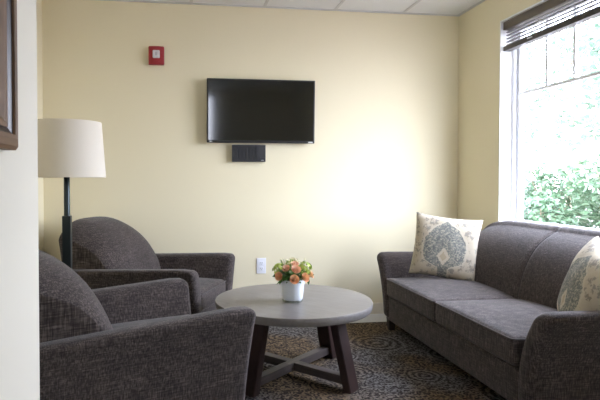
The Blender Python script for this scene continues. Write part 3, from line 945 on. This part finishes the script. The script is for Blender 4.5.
def shrub(label, x, y, r, h, seed, n=1500):
    rnd = random.Random(seed)
    t = thing('shrub', label, 'shrub', (x, y, gz), 0, 'green shrubs outside the window')
    bm = bmesh.new(); leaf_cloud(bm, rnd, n, Vector((0, 0, h*0.5)), (r, r, h*0.55), 0.065)
    nofin('foliage', bm, M['bush'], t)
    bm = bmesh.new()
    for k in range(6):
        a = k*1.05 + seed
        add_tube(bm, [(0.05*math.cos(a), 0.05*math.sin(a), -0.02), (r*.35*math.cos(a), r*.35*math.sin(a), h*.45), (r*.6*math.cos(a), r*.6*math.sin(a), h*.8)], [0.02, 0.014, 0.006], 5)
    nofin('branches', bm, M['trunk'], t)

def tree(label, x, y, h, cr, seed, n=1600):
    rnd = random.Random(seed)
    t = thing('tree', label, 'tree', (x, y, gz), 0, 'pale trees beyond the shrubs')
    bm = bmesh.new()
    pts = [Vector((0, 0, -0.05)), Vector((0.08, 0.03, h*.3)), Vector((0.02, 0.1, h*.6)), Vector((0, 0, h*.92))]
    add_tube(bm, pts, [0.12, 0.10, 0.07, 0.02], 8)
    tips = []
    for k in range(11):
        a = k*2.4; z = h*(0.32 + 0.055*k); rr = cr*(1.0 - 0.04*k)
        tip = Vector((rr*math.cos(a), rr*math.sin(a), z + h*0.10))
        add_tube(bm, [Vector((0.03, 0.05, z)), (Vector((0, 0, z)) + tip)/2 + Vector((0, 0, 0.1)), tip], [0.035, 0.022, 0.008], 5)
        tips.append(tip)
    nofin('trunk', bm, M['trunk'], t)
    bm = bmesh.new()
    for tip in tips + [Vector((0, 0, h*.95))]:
        leaf_cloud(bm, rnd, n//12, tip*0.85 + Vector((0, 0, h*.02)), (cr*.42, cr*.42, h*.09), 0.10)
    nofin('foliage', bm, M['tree'], t)

shrub('tall green shrub seen through the right part of the window', 6.6, 7.15, 0.70, 1.5, 1, 2600)
shrub('green shrub seen through the middle of the window above the sofa seam', 6.5, 8.5, 0.66, 1.3, 2, 2200)
shrub('shrub seen through the window just right of its frame', 6.5, 9.75, 0.58, 1.15, 3, 1500)
shrub('low shrub in front of the taller ones at the right of the window', 5.4, 7.3, 0.45, 0.75, 4, 1200)
shrub('shrub at the picture edge in front of the others', 6.2, 5.75, 0.65, 1.3, 5, 1800)
tree('thin tree seen at the right of the window with leafy branches', 9.2, 9.6, 5.0, 1.35, 11, 1900)
tree('pale tree seen in the middle of the window behind the shrubs', 10.6, 13.2, 6.0, 1.5, 12, 1500)
tree('pale tree seen at the left of the window next to its frame', 11.0, 17.0, 5.8, 1.5, 13, 1100)
tree('tree standing farthest back in the garden', 18.0, 22.0, 8.5, 2.6, 14, 1600)
bm = bmesh.new(); add_tube(bm, [(13.0, -4+i*2.6, 3.15 - 0.16*math.sin(PI*i/10)) for i in range(11)], 0.014, 5)
cb = finish('overhead_cable', bm, M['cable']); tag(cb, 'thin dark overhead cable crossing the view outside the window', 'cable')

# ------------------------------------------------------------------ light
w = bpy.data.worlds.new('daylight'); S.world = w; w.use_nodes = True
nt = w.node_tree; bg = nt.nodes['Background']
tc = N(nt, 'ShaderNodeTexCoord'); sp = N(nt, 'ShaderNodeSeparateXYZ'); nt.links.new(tc.outputs['Generated'], sp.inputs[0])
rp = ramp(nt, [(0.0, (0.82, 0.84, 1.0)), (0.6, (0.74, 0.785, 1.0))]); nt.links.new(sp.outputs[2], rp.inputs[0])
nt.links.new(rp.outputs[0], bg.inputs[0]); bg.inputs[1].default_value = 9.5

def area(name, loc, rot, sx, sy, energy, col, portal=False, spread=None):
    l = bpy.data.lights.new(name, 'AREA'); l.shape = 'RECTANGLE'; l.size = sx; l.size_y = sy; l.energy = energy; l.color = col
    if portal: l.cycles.is_portal = True
    o = bpy.data.objects.new(name, l); COL.objects.link(o); o.location = loc; o.rotation_euler = rot
    return o
area('window_portal', (XR+0.175, (WY0+WY1)/2, (WZ0+WZ1)/2), (0, R(90), 0), WZ1-WZ0, WY1-WY0, 1, (1, 1, 1), True)
area('added_window_portal', ((DX0+DX1)/2, YS-0.16, (DZ0+DZ1)/2), (R(90), 0, 0), DX1-DX0, DZ1-DZ0, 1, (1, 1, 1), True)
sl = bpy.data.lights.new('sun', 'SUN'); sl.energy = 5.0; sl.angle = R(3); sl.color = (1.0, 0.96, 0.9)
so = bpy.data.objects.new('sun', sl); COL.objects.link(so)
so.rotation_euler = Vector((0.55, 0.35, -0.9)).to_track_quat('-Z', 'Y').to_euler()

# ------------------------------------------------------------------ camera
cam = bpy.data.cameras.new('camera'); co = bpy.data.objects.new('camera', cam); COL.objects.link(co)
co.location = (0, 0, 1.16); co.rotation_euler = (R(90-1.2), 0, R(-7.7))
cam.sensor_width = 36; cam.lens = 31.5; cam.shift_x = 46/600; cam.shift_y = -8/600
cam.clip_start = 0.05
S.camera = co
S.view_settings.view_transform = 'Standard'; S.view_settings.look = 'None'
S.view_settings.exposure = 1.48; S.view_settings.gamma = 1.0; S.view_settings.use_curve_mapping = False
S.cycles.max_bounces = 12; S.cycles.diffuse_bounces = 8; S.cycles.use_denoising = True
S.cycles.sample_clamp_indirect = 8.0
